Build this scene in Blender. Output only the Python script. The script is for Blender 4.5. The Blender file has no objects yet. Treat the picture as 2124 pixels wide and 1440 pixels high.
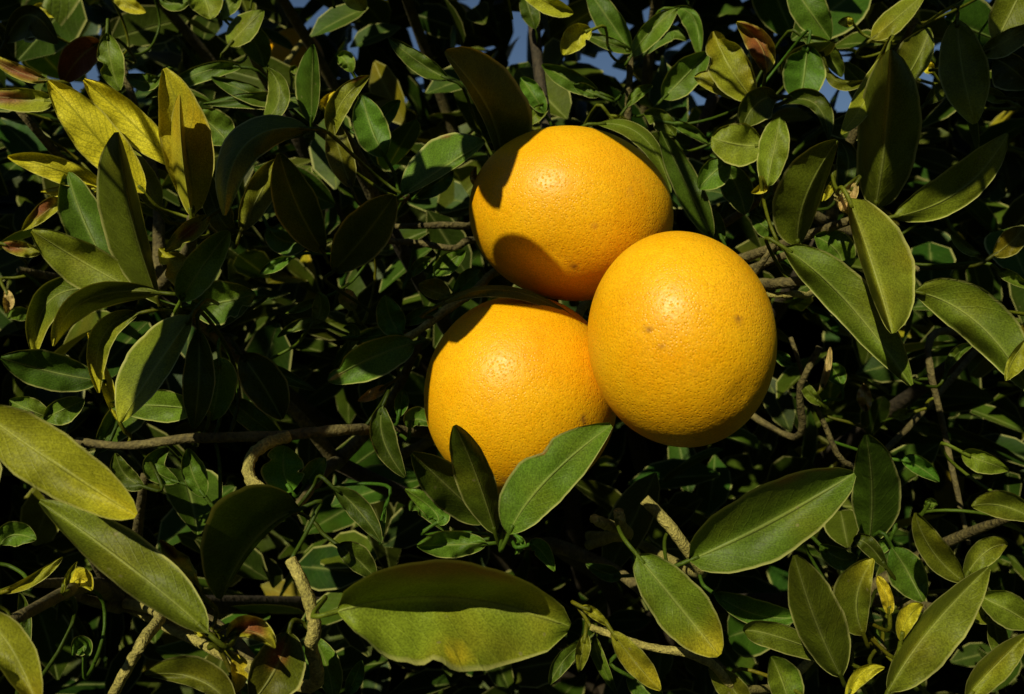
import bpy, math, random
import numpy as np
from mathutils import Vector, Matrix, Quaternion

random.seed(11)
rng = np.random.default_rng(7)
scene = bpy.context.scene
C = scene.collection
R = math.radians

# ------------------------------------------------------------------ camera, sky, sun, exposure
FPX = 1700.0                       # focal length in photograph pixels (2124 x 1440)
CAM_Z = 1.5
cam = bpy.data.cameras.new('camera')
cam.sensor_width = 36.0
cam.lens = 36.0 * FPX / 2124.0
cam.clip_start = 0.01
cam.clip_end = 3000
cam.dof.use_dof = True
cam.dof.focus_distance = 0.325
cam.dof.aperture_fstop = 18
cam_o = bpy.data.objects.new('camera', cam)
C.objects.link(cam_o)
cam_o.location = (0, 0, CAM_Z)
cam_o.rotation_euler = (R(90), 0, 0)
scene.camera = cam_o

SUN_EL, SUN_AZ = 34.0, 27.0        # elevation; degrees to the left of straight behind the camera
SUN = Vector((-math.sin(R(SUN_AZ)) * math.cos(R(SUN_EL)), -math.cos(R(SUN_AZ)) * math.cos(R(SUN_EL)), math.sin(R(SUN_EL))))
world = bpy.data.worlds.new('World')
scene.world = world
world.use_nodes = True
wn = world.node_tree.nodes
wl_ = world.node_tree.links
wn.clear()
w_out = wn.new('ShaderNodeOutputWorld')
w_bg = wn.new('ShaderNodeBackground')
w_sky = wn.new('ShaderNodeTexSky')
w_sky.sky_type = 'NISHITA'
w_sky.sun_disc = False
w_sky.air_density = 1.0
w_sky.dust_density = 0.1
w_sky.ozone_density = 3.0
w_sky.sun_elevation = R(SUN_EL)
w_sky.sun_rotation = math.atan2(SUN.x, SUN.y)
w_bg.inputs['Strength'].default_value = 0.05
wl_.new(w_sky.outputs[0], w_bg.inputs[0])
wl_.new(w_bg.outputs[0], w_out.inputs[0])

sun = bpy.data.lights.new('sun', 'SUN')
sun.energy = 5.0
sun.angle = R(0.53)
sun.color = (1.0, 0.92, 0.62)
sun_o = bpy.data.objects.new('sun', sun)
C.objects.link(sun_o)
sun_o.rotation_euler = SUN.to_track_quat('Z', 'Y').to_euler()
sun_o.location = SUN * 8 + Vector((0, 0, 2))

scene.view_settings.view_transform = 'Standard'
scene.view_settings.look = 'None'
scene.view_settings.gamma = 1.0
scene.view_settings.use_curve_mapping = False
scene.view_settings.exposure = -0.12

# ------------------------------------------------------------------ helpers
def unproj(px, py, d):
    """a point seen at photograph pixel (px, py), d metres in front of the camera plane"""
    return np.array(((px - 1062.0) / FPX * d, d, CAM_Z - (py - 720.0) / FPX * d))

def unproj_a(px, py, d):
    return np.stack(((px - 1062.0) / FPX * d, d, CAM_Z - (py - 720.0) / FPX * d), -1)

def nodes_of(name):
    m = bpy.data.materials.new(name)
    m.use_nodes = True
    nt = m.node_tree
    nt.nodes.clear()
    return m, nt.nodes, nt.links

def N(nodes, typ, **kw):
    n = nodes.new(typ)
    for k, v in kw.items():
        setattr(n, k, v)
    return n

def mth(nodes, links, op, a, b=None, c=None):
    n = nodes.new('ShaderNodeMath')
    n.operation = op
    for i, x in enumerate((a, b, c)):
        if x is None:
            continue
        if hasattr(x, 'links'):
            links.new(x, n.inputs[i])
        else:
            n.inputs[i].default_value = x
    return n.outputs[0]

def mixc(nodes, links, fac, a, b, blend='MIX'):
    n = nodes.new('ShaderNodeMix')
    n.data_type = 'RGBA'
    n.blend_type = blend
    for sock, x in ((n.inputs[0], fac), (n.inputs[6], a), (n.inputs[7], b)):
        if hasattr(x, 'links'):
            links.new(x, sock)
        elif isinstance(x, tuple):
            sock.default_value = (*x, 1) if len(x) == 3 else x
        else:
            sock.default_value = x
    return n.outputs[2]

def ramp(nodes, links, fac, stops):
    n = nodes.new('ShaderNodeValToRGB')
    while len(n.color_ramp.elements) < len(stops):
        n.color_ramp.elements.new(0.5)
    for e, (p, c) in zip(n.color_ramp.elements, stops):
        e.position = p
        e.color = (c, c, c, 1) if not isinstance(c, tuple) else (*c, 1)
    links.new(fac, n.inputs[0])
    return n.outputs[0]

# ------------------------------------------------------------------ materials
def make_leaf_material():
    m, n, l = nodes_of('citrus_leaf')
    out = N(n, 'ShaderNodeOutputMaterial')
    col = N(n, 'ShaderNodeAttribute', attribute_name='tint').outputs['Color']
    uv = N(n, 'ShaderNodeUVMap', uv_map='leaf_uv').outputs[0]
    sep = N(n, 'ShaderNodeSeparateXYZ'); l.new(uv, sep.inputs[0])
    u = mth(n, l, 'ABSOLUTE', mth(n, l, 'SUBTRACT', mth(n, l, 'MULTIPLY', sep.outputs[0], 2.0), 1.0))
    v = sep.outputs[1]
    geo = N(n, 'ShaderNodeNewGeometry')
    # mottling and oil-gland speckle on the blade
    n1 = N(n, 'ShaderNodeTexNoise'); n1.inputs['Scale'].default_value = 70; n1.inputs['Detail'].default_value = 4
    l.new(geo.outputs['Position'], n1.inputs['Vector'])
    n2 = N(n, 'ShaderNodeTexNoise'); n2.inputs['Scale'].default_value = 1500; n2.inputs['Detail'].default_value = 1
    l.new(geo.outputs['Position'], n2.inputs['Vector'])
    n3 = N(n, 'ShaderNodeTexNoise'); n3.inputs['Scale'].default_value = 25; n3.inputs['Detail'].default_value = 2
    l.new(geo.outputs['Position'], n3.inputs['Vector'])
    mott = ramp(n, l, n1.outputs[0], [(0.25, 0.72), (0.75, 1.22)])
    spk = ramp(n, l, n2.outputs[0], [(0.3, 0.70), (0.7, 1.30)])
    c = mixc(n, l, 1.0, col, mott, 'MULTIPLY')
    c = mixc(n, l, 1.0, c, spk, 'MULTIPLY')
    warm = ramp(n, l, n3.outputs[0], [(0.52, 0.0), (0.72, 0.45)])
    c = mixc(n, l, warm, c, mixc(n, l, 1.0, c, (1.75, 1.05, 0.7), 'MULTIPLY'))
    # side veins sweeping forward from the midrib
    ph = mth(n, l, 'ADD', mth(n, l, 'MULTIPLY', v, 11.0), mth(n, l, 'MULTIPLY', u, -3.2))
    ph = mth(n, l, 'ADD', ph, mth(n, l, 'MULTIPLY', n1.outputs[0], 1.1))
    tri = mth(n, l, 'PINGPONG', ph, 0.5)
    vein = ramp(n, l, tri, [(0.0, 1.0), (0.09, 0.0)])
    mid = ramp(n, l, u, [(0.018, 1.0), (0.06, 0.0)])
    rim = ramp(n, l, u, [(0.90, 0.0), (0.97, 1.0)])
    pale = mixc(n, l, 0.55, mixc(n, l, 1.0, c, (1.8, 1.7, 1.6), 'MULTIPLY'), (0.30, 0.33, 0.10))
    sepc = N(n, 'ShaderNodeSeparateColor'); l.new(col, sepc.inputs[0])
    yel = ramp(n, l, sepc.outputs[0], [(0.25, 0.0), (0.4, 1.0)])
    veinc = mixc(n, l, yel, pale, (0.22, 0.22, 0.012))
    soft = ramp(n, l, tri, [(0.0, 1.0), (0.22, 0.0)])
    vfac = mth(n, l, 'ADD', mth(n, l, 'MULTIPLY', vein, 0.07), mth(n, l, 'MULTIPLY', mth(n, l, 'MULTIPLY', soft, yel), 0.4))
    c = mixc(n, l, vfac, c, veinc)
    midband = ramp(n, l, u, [(0.0, 0.28), (0.16, 0.0)])  # soft paler band along the midrib
    c = mixc(n, l, mth(n, l, 'MULTIPLY', mid, 0.55), c, veinc)
    c = mixc(n, l, midband, c, veinc)
    rimc = mixc(n, l, 0.6, c, (0.55, 0.53, 0.19))
    c = mixc(n, l, mth(n, l, 'MULTIPLY', rim, 0.85), c, rimc)
    # small dry spots
    vo = N(n, 'ShaderNodeTexVoronoi'); vo.inputs['Scale'].default_value = 130
    l.new(geo.outputs['Position'], vo.inputs['Vector'])
    spot = ramp(n, l, vo.outputs['Distance'], [(0.06, 1.0), (0.12, 0.0)])
    keep = ramp(n, l, n3.outputs[0], [(0.55, 0.0), (0.62, 0.5)])
    c = mixc(n, l, mth(n, l, 'MULTIPLY', spot, keep), c, (0.22, 0.18, 0.09))
    # relief: veins and pebbled blade
    hgt = mth(n, l, 'ADD', mth(n, l, 'MULTIPLY', vein, -0.10), mth(n, l, 'MULTIPLY', mid, -0.8))
    hgt = mth(n, l, 'ADD', hgt, mth(n, l, 'MULTIPLY', n1.outputs[0], 1.6))
    hgt = mth(n, l, 'ADD', hgt, mth(n, l, 'MULTIPLY', n2.outputs[0], 0.12))
    b = N(n, 'ShaderNodeBump'); b.inputs['Strength'].default_value = 0.5; b.inputs['Distance'].default_value = 0.0012
    l.new(hgt, b.inputs['Height'])
    p = N(n, 'ShaderNodeBsdfPrincipled')
    l.new(c, p.inputs['Base Color'])
    p.inputs['Roughness'].default_value = 0.5
    p.inputs['Specular IOR Level'].default_value = 0.16
    l.new(b.outputs[0], p.inputs['Normal'])
    t = N(n, 'ShaderNodeBsdfTranslucent')
    l.new(mixc(n, l, 1.0, c, (1.5, 1.4, 0.5), 'MULTIPLY'), t.inputs[0])
    mx = N(n, 'ShaderNodeMixShader'); mx.inputs[0].default_value = 0.09
    l.new(p.outputs[0], mx.inputs[1]); l.new(t.outputs[0], mx.inputs[2])
    l.new(mx.outputs[0], out.inputs[0])
    return m

def make_bark(name, c1, c2, scale):
    m, n, l = nodes_of(name)
    out = N(n, 'ShaderNodeOutputMaterial')
    geo = N(n, 'ShaderNodeNewGeometry')
    a = N(n, 'ShaderNodeTexNoise'); a.inputs['Scale'].default_value = scale; a.inputs['Detail'].default_value = 5
    l.new(geo.outputs['Position'], a.inputs['Vector'])
    w = N(n, 'ShaderNodeTexNoise'); w.inputs['Scale'].default_value = scale * 6; w.inputs['Detail'].default_value = 3
    l.new(geo.outputs['Position'], w.inputs['Vector'])
    c = mixc(n, l, ramp(n, l, a.outputs[0], [(0.35, 0.0), (0.65, 1.0)]), c1, c2)
    c = mixc(n, l, 1.0, c, ramp(n, l, w.outputs[0], [(0.3, 0.5), (0.7, 1.3)]), 'MULTIPLY')
    b = N(n, 'ShaderNodeBump'); b.inputs['Strength'].default_value = 0.8; b.inputs['Distance'].default_value = 0.0015
    l.new(mth(n, l, 'ADD', a.outputs[0], w.outputs[0]), b.inputs['Height'])
    p = N(n, 'ShaderNodeBsdfPrincipled')
    l.new(c, p.inputs['Base Color']); p.inputs['Roughness'].default_value = 0.85
    l.new(b.outputs[0], p.inputs['Normal']); l.new(p.outputs[0], out.inputs[0])
    return m

def make_peel():
    m, n, l = nodes_of('orange_peel')
    out = N(n, 'ShaderNodeOutputMaterial')
    tc = N(n, 'ShaderNodeTexCoord').outputs['Object']
    oi = N(n, 'ShaderNodeObjectInfo')
    off = N(n, 'ShaderNodeVectorMath', operation='ADD'); l.new(tc, off.inputs[0]); l.new(oi.outputs['Location'], off.inputs[1])
    vec = off.outputs[0]
    def noise(scale, detail=2):
        q = N(n, 'ShaderNodeTexNoise'); q.inputs['Scale'].default_value = scale; q.inputs['Detail'].default_value = detail
        l.new(vec, q.inputs['Vector']); return q.outputs[0]
    big, med, fine = noise(32, 3), noise(140, 3), noise(1500, 1)
    vo = N(n, 'ShaderNodeTexVoronoi'); vo.inputs['Scale'].default_value = 800; l.new(vec, vo.inputs['Vector'])
    pit = ramp(n, l, vo.outputs['Distance'], [(0.05, 1.0), (0.42, 0.0)])
    c = mixc(n, l, ramp(n, l, big, [(0.3, 0.0), (0.7, 1.0)]), (0.78, 0.35, 0.002), (0.83, 0.44, 0.004))
    c = mixc(n, l, mth(n, l, 'MULTIPLY', ramp(n, l, med, [(0.4, 0.0), (0.75, 1.0)]), 0.35), c, (0.84, 0.46, 0.008))
    c = mixc(n, l, mth(n, l, 'MULTIPLY', pit, 0.2), c, (0.55, 0.19, 0.002))
    c = mixc(n, l, 1.0, c, ramp(n, l, fine, [(0.3, 0.82), (0.7, 1.16)]), 'MULTIPLY')
    # scuffs and dull scars
    sc = noise(55, 6)
    scar = mth(n, l, 'MULTIPLY', ramp(n, l, sc, [(0.66, 0.0), (0.74, 1.0)]), ramp(n, l, med, [(0.45, 0.0), (0.6, 0.55)]))
    c = mixc(n, l, scar, c, (0.36, 0.13, 0.03))
    att = N(n, 'ShaderNodeAttribute', attribute_name='scar').outputs['Fac']
    c = mixc(n, l, att, c, (0.20, 0.075, 0.02))
    h = mth(n, l, 'ADD', mth(n, l, 'MULTIPLY', pit, -1.0), mth(n, l, 'MULTIPLY', noise(330, 3), 1.5))
    b = N(n, 'ShaderNodeBump'); b.inputs['Strength'].default_value = 0.34; b.inputs['Distance'].default_value = 0.0005
    l.new(h, b.inputs['Height'])
    p = N(n, 'ShaderNodeBsdfPrincipled')
    l.new(c, p.inputs['Base Color'])
    l.new(ramp(n, l, med, [(0.3, 0.36), (0.7, 0.46)]), p.inputs['Roughness'])
    p.inputs['Specular IOR Level'].default_value = 0.30
    p.inputs['Subsurface Weight'].default_value = 0.12
    p.inputs['Subsurface Radius'].default_value = (1.0, 0.35, 0.05)
    p.inputs['Subsurface Scale'].default_value = 0.003
    l.new(b.outputs[0], p.inputs['Normal']); l.new(p.outputs[0], out.inputs[0])
    return m

def make_ground():
    m, n, l = nodes_of('orchard_soil')
    out = N(n, 'ShaderNodeOutputMaterial')
    geo = N(n, 'ShaderNodeNewGeometry')
    a = N(n, 'ShaderNodeTexNoise'); a.inputs['Scale'].default_value = 3; a.inputs['Detail'].default_value = 8
    l.new(geo.outputs['Position'], a.inputs['Vector'])
    c = mixc(n, l, ramp(n, l, a.outputs[0], [(0.4, 0.0), (0.6, 1.0)]), (0.06, 0.042, 0.022), (0.035, 0.04, 0.014))
    b = N(n, 'ShaderNodeBump'); b.inputs['Distance'].default_value = 0.03; l.new(a.outputs[0], b.inputs['Height'])
    p = N(n, 'ShaderNodeBsdfPrincipled'); p.inputs['Roughness'].default_value = 0.95
    l.new(c, p.inputs['Base Color']); l.new(b.outputs[0], p.inputs['Normal']); l.new(p.outputs[0], out.inputs[0])
    return m

M_LEAF = make_leaf_material()
M_BARK = make_bark('grey_brown_bark', (0.075, 0.058, 0.015), (0.14, 0.115, 0.036), 90)
M_TWIG = make_bark('young_green_twig', (0.24, 0.21, 0.045), (0.42, 0.36, 0.10), 160)
M_DEEP = make_bark('dark_old_wood', (0.03, 0.022, 0.01), (0.06, 0.042, 0.02), 60)
M_PEEL = make_peel()
M_SOIL = make_ground()

# ------------------------------------------------------------------ mesh building
def mesh_from(name, verts, faces, mat, tint=None, uv=None, smooth=True, **attrs):
    me = bpy.data.meshes.new(name)
    me.from_pydata([tuple(map(float, p)) for p in verts], [], [tuple(map(int, f)) for f in faces])
    me.materials.append(mat)
    if smooth:
        me.polygons.foreach_set('use_smooth', [True] * len(me.polygons))
    if tint is not None:
        at = me.color_attributes.new('tint', 'FLOAT_COLOR', 'POINT')
        t4 = np.ones((len(verts), 4), np.float32); t4[:, :3] = tint
        at.data.foreach_set('color', t4.ravel())
    if uv is not None:
        li = np.zeros(len(me.loops), np.int32); me.loops.foreach_get('vertex_index', li)
        ul = me.uv_layers.new(name='leaf_uv')
        ul.data.foreach_set('uv', np.asarray(uv, np.float32)[li].ravel())
    for k, a in attrs.items():
        at = me.attributes.new(k, 'FLOAT', 'POINT'); at.data.foreach_set('value', np.asarray(a, np.float32))
    me.update()
    return me

def link(name, me, parent=None):
    o = bpy.data.objects.new(name, me)
    C.objects.link(o)
    if parent is not None:
        o.parent = parent
    return o

def tube_mesh(pts, radii, seg=8, knobs=0.0, caps=True):
    pts = [np.asarray(p, float) for p in pts]
    verts, faces = [], []
    up = np.array((0.31, 0.2, 0.93))
    n = len(pts)
    for i, p in enumerate(pts):
        t = pts[min(i + 1, n - 1)] - pts[max(i - 1, 0)]
        t /= (np.linalg.norm(t) + 1e-9)
        a = np.cross(t, up); a /= (np.linalg.norm(a) + 1e-9)
        b = np.cross(t, a)
        for k in range(seg):
            an = 2 * math.pi * k / seg
            r = radii[i] * (1 + knobs * (random.random() - 0.5))
            verts.append(p + (a * math.cos(an) + b * math.sin(an)) * r)
    for i in range(n - 1):
        for k in range(seg):
            k2 = (k + 1) % seg
            faces.append((i * seg + k, i * seg + k2, (i + 1) * seg + k2, (i + 1) * seg + k))
    if caps:
        faces.append(tuple(range(seg))[::-1])
        faces.append(tuple((n - 1) * seg + k for k in range(seg)))
    return verts, faces

def smooth_path(ctrl, per=6):
    """Catmull-Rom through the control points"""
    P = [np.asarray(p, float) for p in ctrl]
    P = [2 * P[0] - P[1]] + P + [2 * P[-1] - P[-2]]
    out = []
    for i in range(1, len(P) - 2):
        for s in range(per):
            t = s / per
            out.append(0.5 * ((2 * P[i]) + (-P[i - 1] + P[i + 1]) * t + (2 * P[i - 1] - 5 * P[i] + 4 * P[i + 1] - P[i + 2]) * t * t + (-P[i - 1] + 3 * P[i] - 3 * P[i + 1] + P[i + 2]) * t ** 3))
    out.append(P[-2])
    return out

# ------------------------------------------------------------------ ground
g = 1200.0
ground = link('ground', mesh_from('ground', [(-g, -g, 0), (g, -g, 0), (g, g, 0), (-g, g, 0)], [(0, 1, 2, 3)], M_SOIL, smooth=False))
ground['kind'] = 'structure'
ground['label'] = 'bare brown orchard soil under the tree'

# ------------------------------------------------------------------ the tree: trunk, limbs, twigs
tree = bpy.data.objects.new('orange_tree', None)
C.objects.link(tree)
TREE_BASE = np.array((0.15, 1.15, 0.0))
tree.location = tuple(TREE_BASE)
tree['label'] = 'leafy orange tree with dark green and yellowing leaves filling the view'
tree['category'] = 'tree'

def to_tree(pts):
    return [np.asarray(p) - TREE_BASE for p in pts]

trunk_pts = smooth_path([(0.15, 1.15, -0.05), (0.17, 1.14, 0.3), (0.13, 1.16, 0.65), (0.15, 1.13, 0.95)])
tv, tf = tube_mesh(to_tree(trunk_pts), list(np.linspace(0.06, 0.042, len(trunk_pts))), 14, 0.08)
link('trunk', mesh_from('trunk', tv, tf, M_DEEP), tree)

# every branch: list of points (world), start radius, end radius, material
BR = []
def branch(pts, r0, r1, mat, knobs=0.12, seg=9, taper_end=True):
    sp = smooth_path(pts)
    r = list(np.linspace(r0, r1, len(sp)))
    v, f = tube_mesh(to_tree(sp), r, seg, knobs)
    o = link('branch', mesh_from('branch', v, f, mat), tree)
    BR.append((o, np.array(sp)))
    return o

crotch = np.array((0.15, 1.13, 0.95))
def limb(px, py, d, r1=0.0045):
    e = unproj(px, py, d)
    m1 = crotch + (e - crotch) * 0.35 + np.array((random.uniform(-.03, .03), 0.10, 0.05))
    m2 = crotch + (e - crotch) * 0.7 + np.array((random.uniform(-.03, .03), 0.10, 0.02))
    return branch([crotch, m1, m2, e], 0.016, r1, M_DEEP)
HUBS = [(330, 600, .50), (780, 420, .52), (1250, 620, .50), (1720, 470, .52), (700, 960, .47),
        (1150, 1130, .47), (1780, 1240, .46), (1480, 200, .60), (560, 180, .62), (2050, 700, .52), (250, 1250, .42)]
for h in HUBS:
    limb(*h)

def P(*a):
    return unproj(*a)
HUBP = [P(*h) for h in HUBS]
def twig_to(px, py, d, r1=0.0018, mat=None, extra=()):
    """a twig from the nearest limb end to a shoot tip"""
    e = P(px, py, d)
    h = min(HUBP, key=lambda q: np.linalg.norm(q - e))
    mid = (h + e) / 2 + np.array((random.uniform(-.008, .008), 0.012, random.uniform(-.008, .008)))
    return branch([h, mid, e] + [P(*q) for q in extra], 0.0042, r1, mat or M_BARK)

for s in [(392, 650, .375), (395, 452, .385), (1655, 520, .375), (1830, 1345, .345), (435, 1318, .285),
          (1045, 1112, .345), (1308, 118, .47), (842, 405, .375), (645, 258, .43), (1560, 212, .42), (1800, 445, .345),
          (1900, 560, .37), (2090, 1290, .35), (1040, 345, .40), (610, 1060, .33), (500, 70, .50), (880, 690, .41),
          (1600, 400, .40), (1900, 40, .44), (60, 860, .34), (700, 250, .43), (40, 560, .42), (1500, 1390, .35), (250, 120, .48), (60, 1210, .33), (150, 1235, .36), (20, 1290, .25), (300, 985, .375), (-30, 860, .27), (40, 230, .40), (2130, 1060, .37), (600, 1480, .30)]:
    twig_to(*s)
# twigs one can see in the photograph
branch([P(160, 915, .365), P(260, 925, .355), P(390, 910, .352), P(560, 905, .352), P(700, 893, .36), P(800, 893, .39), P(900, 905, .43), HUBP[4] + np.array((0.03, 0.02, 0))], .0017, .0032, M_BARK, 0.25)
branch([P(600, 905, .352), P(545, 925, .345), P(516, 962, .338), P(524, 1000, .332), P(560, 1028, .328), P(606, 1056, .326)], .0026, .0024, M_TWIG, 0.35)
branch([P(603, 1162, .292), P(625, 1205, .288), P(644, 1255, .285), P(652, 1300, .284), P(645, 1335, .287), P(610, 1420, .31), HUBP[10]], .0021, .0026, M_TWIG, 0.2)
branch([P(815, 720, .39), P(870, 685, .385), P(930, 640, .385), P(985, 605, .39), P(1060, 560, .43), HUBP[2]], .0018, .0026, M_TWIG, 0.25)
branch([P(775, 500, .42), P(860, 503, .42), P(940, 515, .42), P(1010, 505, .44), HUBP[2]], .0014, .0022, M_BARK, 0.3)
branch([P(820, 470, .43), P(900, 468, .43), P(965, 470, .44), P(1020, 480, .46), HUBP[2]], .0016, .0024, M_BARK, 0.3)
branch([P(1336, 1036, .352), P(1372, 1072, .35), P(1412, 1122, .35), P(1450, 1190, .37), HUBP[5] + np.array((.05, 0, 0))], .0025, .0027, M_TWIG, 0.12)
branch([P(1690, 578, .355), P(1620, 588, .362), P(1560, 590, .385), P(1500, 600, .42), HUBP[2]], .0024, .0032, M_BARK, 0.35)
branch([P(1612, 500, .37), P(1580, 545, .375), P(1556, 575, .385), P(1520, 590, .42)], .0012, .002, M_BARK, 0.35)
branch([P(1588, 612, .372), P(1615, 612, .368), P(1648, 610, .366), P(1690, 596, .40), HUBP[3]], .0013, .0018, M_TWIG, 0.2)
branch([P(1225, 1300, .325), P(1290, 1325, .322), P(1360, 1345, .32), P(1425, 1355, .32), P(1480, 1380, .325), P(1540, 1430, .34), P(1650, 1400, .40), HUBP[6]], .0013, .0022, M_TWIG, 0.25)
branch([P(1232, 1076, .345), P(1252, 1086, .352), P(1290, 1104, .40), HUBP[5] + np.array((.02, 0, 0))], .0022, .003, M_TWIG, 0.2)
branch([P(1283, 1060, .345), P(1288, 1088, .352), P(1298, 1112, .41), HUBP[5] + np.array((.02, 0, .005))], .0022, .003, M_TWIG, 0.2)
branch([P(232, 1445, .29), P(262, 1390, .288), P(300, 1325, .292), P(330, 1270, .33), HUBP[10]], .0019, .0024, M_TWIG, 0.2)
branch([P(1775, 440, .335), P(1752, 425, .333), P(1744, 400, .331)], .0024, .0030, M_TWIG, 0.3)
branch([P(2010, 1130, .42), P(1960, 900, .43), P(1930, 700, .44), HUBP[9]], .0012, .0024, M_BARK, 0.2)
branch([P(1640, 700, .41), P(1700, 860, .42), P(1800, 960, .44), HUBP[9]], .0010, .0020, M_BARK, 0.2)
branch([P(1700, 720, .40), P(1660, 800, .41), P(1620, 900, .44), HUBP[2]], .0016, .0020, M_BARK, 0.3)
branch([P(1105, 50, .52), P(1125, 200, .50), P(1150, 330, .47), HUBP[2]], .0035, .004, M_DEEP, 0.2)

# ------------------------------------------------------------------ leaves
GREEN = np.array((0.042, 0.135, 0.011))
OLIVE = np.array((0.128, 0.165, 0.011))
YELLOW = np.array((0.68, 0.61, 0.028))
BROWN = np.array((0.16, 0.055, 0.018))
CREAM = np.array((0.42, 0.30, 0.12))
def tone(y):
    y = np.asarray(y, float)[..., None]
    return np.where(y < .35, GREEN + (OLIVE - GREEN) * (y / .35), OLIVE + (YELLOW - OLIVE) * np.clip((y - .35) / .65, 0, 1))

leaf_count = 0
def nearest_branch(p):
    best = None
    for o, pts in BR:
        dd = np.linalg.norm(pts - p, axis=1)
        i = int(dd.argmin())
        if best is None or dd[i] < best[0]:
            best = (dd[i], o, pts[i])
    return best

def leaf(b, m, t, wl, wr, d, y=.25, v=1.0, dd=0.0, dl=None, dr=None, k=.62, arch=0.0, brown=(), tipy=None, name='leaf', bend=0.006, wave=.028, bump=.0012, seed=None, stalk=True, nib=()):
    """b, m, t: base, midpoint and tip of the midrib in photograph pixels; wl, wr: visible half widths left and right of it
    (walking from base to tip); d: distance in metres; dd: tip minus base distance; dl, dr: how far each margin lies behind (+)
    or in front (-) of the midrib; arch: how far the middle of the midrib is raised towards the viewer."""
    global leaf_count
    leaf_count += 1
    rs = np.random.default_rng(leaf_count * 17 + 3)
    b, m, t = (np.array(q, float) for q in (b, m, t))
    ctl = 2 * m - (b + t) / 2
    nt, nu = 22, 7
    T = np.linspace(0, 1, nt)
    mid = ((1 - T) ** 2)[:, None] * b + (2 * T * (1 - T))[:, None] * ctl + (T ** 2)[:, None] * t
    tan = 2 * (1 - T)[:, None] * (ctl - b) + 2 * T[:, None] * (t - ctl)
    tan /= (np.linalg.norm(tan, axis=1)[:, None] + 1e-9)
    nl = np.stack((tan[:, 1], -tan[:, 0]), 1)
    scale = d / FPX
    if dl is None: dl = -wl * scale * rs.uniform(.3, .75)
    if dr is None: dr = -wr * scale * rs.uniform(.3, .75)
    depth = d + dd * (T - .5) - arch * np.sin(np.pi * T) + bend * (T - .35) ** 2 * rs.choice((-1, 1))
    prof = np.clip(np.sin(np.pi * np.clip(T, 0, 1) ** .95), 0, 1) ** k
    prof[0] = .05; prof[-1] = .10
    ph = rs.uniform(0, 6.28, 6)
    rows = []
    us = np.concatenate((-np.linspace(1, 0, nu + 1)[:-1], np.linspace(0, 1, nu + 1)))
    # more rows of vertices near the margin
    us = np.sign(us) * (1 - (1 - np.abs(us)) ** 1.35)
    verts, tints, uvs = [], [], []
    base_col = tone(y) * v  # v sets leaf tone, and paints leaves standing in shade darker
    for j, u in enumerate(us):
        side = nl if u < 0 else -nl
        w = (wl if u < 0 else wr)
        dz = (dl if u < 0 else dr)
        au = abs(u)
        sg = 0 if u < 0 else 3
        edge = 1 + wave * (np.sin(T * 9 + ph[sg]) + .6 * np.sin(T * 23 + ph[sg + 1]) + .35 * np.sin(T * 51 + ph[sg + 2]))
        for (bt, bs, br) in nib:          # bites out of the margin: (where along, side -1/+1, size)
            if (bs < 0) == (u < 0):
                edge = edge * (1 - br * np.exp(-((T - bt) / .06) ** 2))
        off = au * w * prof * edge
        pxy = mid + side * off[:, None]
        ripple = np.sin(T * 13 + ph[sg + 1]) * .5 + np.sin(T * 29 + ph[sg]) * .3
        dp = depth + dz * prof * au ** 1.5 + bump * au * ripple * prof * 1.5 + bump * .8 * np.sin(T * 7 + u * 3 + ph[2])
        dp = dp - .0007 * (au > .95)
        verts.append(unproj_a(pxy[:, 0], pxy[:, 1], dp))
        colr = np.repeat(base_col[None], nt, 0)
        if tipy is not None:
            f = np.clip((T - .62) / .38, 0, 1)[:, None] ** 1.3
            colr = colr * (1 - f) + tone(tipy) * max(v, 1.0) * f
        for bb in brown:
            bt, bu, br = bb[:3]
            bc = BROWN if len(bb) < 4 else (CREAM if bb[3] == 1 else tone(.85))
            q = np.exp(-(((T - bt) / br) ** 2 + ((u - bu) / (br * 2.2)) ** 2) ** 2)[:, None]
            colr = colr * (1 - q) + bc * q
        tints.append(colr)
        uvs.append(np.stack((np.full(nt, u * .5 + .5), T), 1))
    V = np.concatenate(verts); TI = np.concatenate(tints); UV = np.concatenate(uvs)
    faces = []
    for j in range(len(us) - 1):
        for i in range(nt - 1):
            a = j * nt + i
            faces.append((a, a + 1, a + nt + 1, a + nt))
    base3 = unproj(b[0], b[1], depth[0])
    dist, bo, bp = nearest_branch(base3)
    if stalk:
        # leaf stalk back to its twig
        tan3 = unproj(mid[1][0], mid[1][1], depth[1]) - base3
        tan3 /= np.linalg.norm(tan3) + 1e-9
        in3 = base3 + tan3 * .004
        back = base3 - tan3 * min(.008, dist * .4) + np.array((0, .002, 0))
        sink = np.array((0, .004 if dist < .03 else min(.03, dist * .45), 0))
        pts = smooth_path([in3, base3, back, back * .7 + bp * .3 + sink, back * .3 + bp * .7 + sink, bp], 3)
        r = list(np.linspace(.0009, .0008, len(pts)))
        if dist > .055:
            pts = pts[:9]; r = r[:9]
        sv, sf = tube_mesh(pts, r, 6, 0)
        o0 = len(V)
        V = np.concatenate((V, np.array(sv)))
        TI = np.concatenate((TI, np.repeat((tone(min(.4, y)) * v * .7)[None], len(sv), 0)))
        UV = np.concatenate((UV, np.full((len(sv), 2), .6)))
        faces += [tuple(o0 + q for q in f) for f in sf]
    # the object sits at the leaf's base, its mesh is local to it
    o = link(name, mesh_from(name, V - base3, faces, M_LEAF, TI, UV), bo)
    o.location = tuple(base3 - TREE_BASE)
    return o

#LEAF_TABLE
exec_leaves = True
L = leaf
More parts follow.
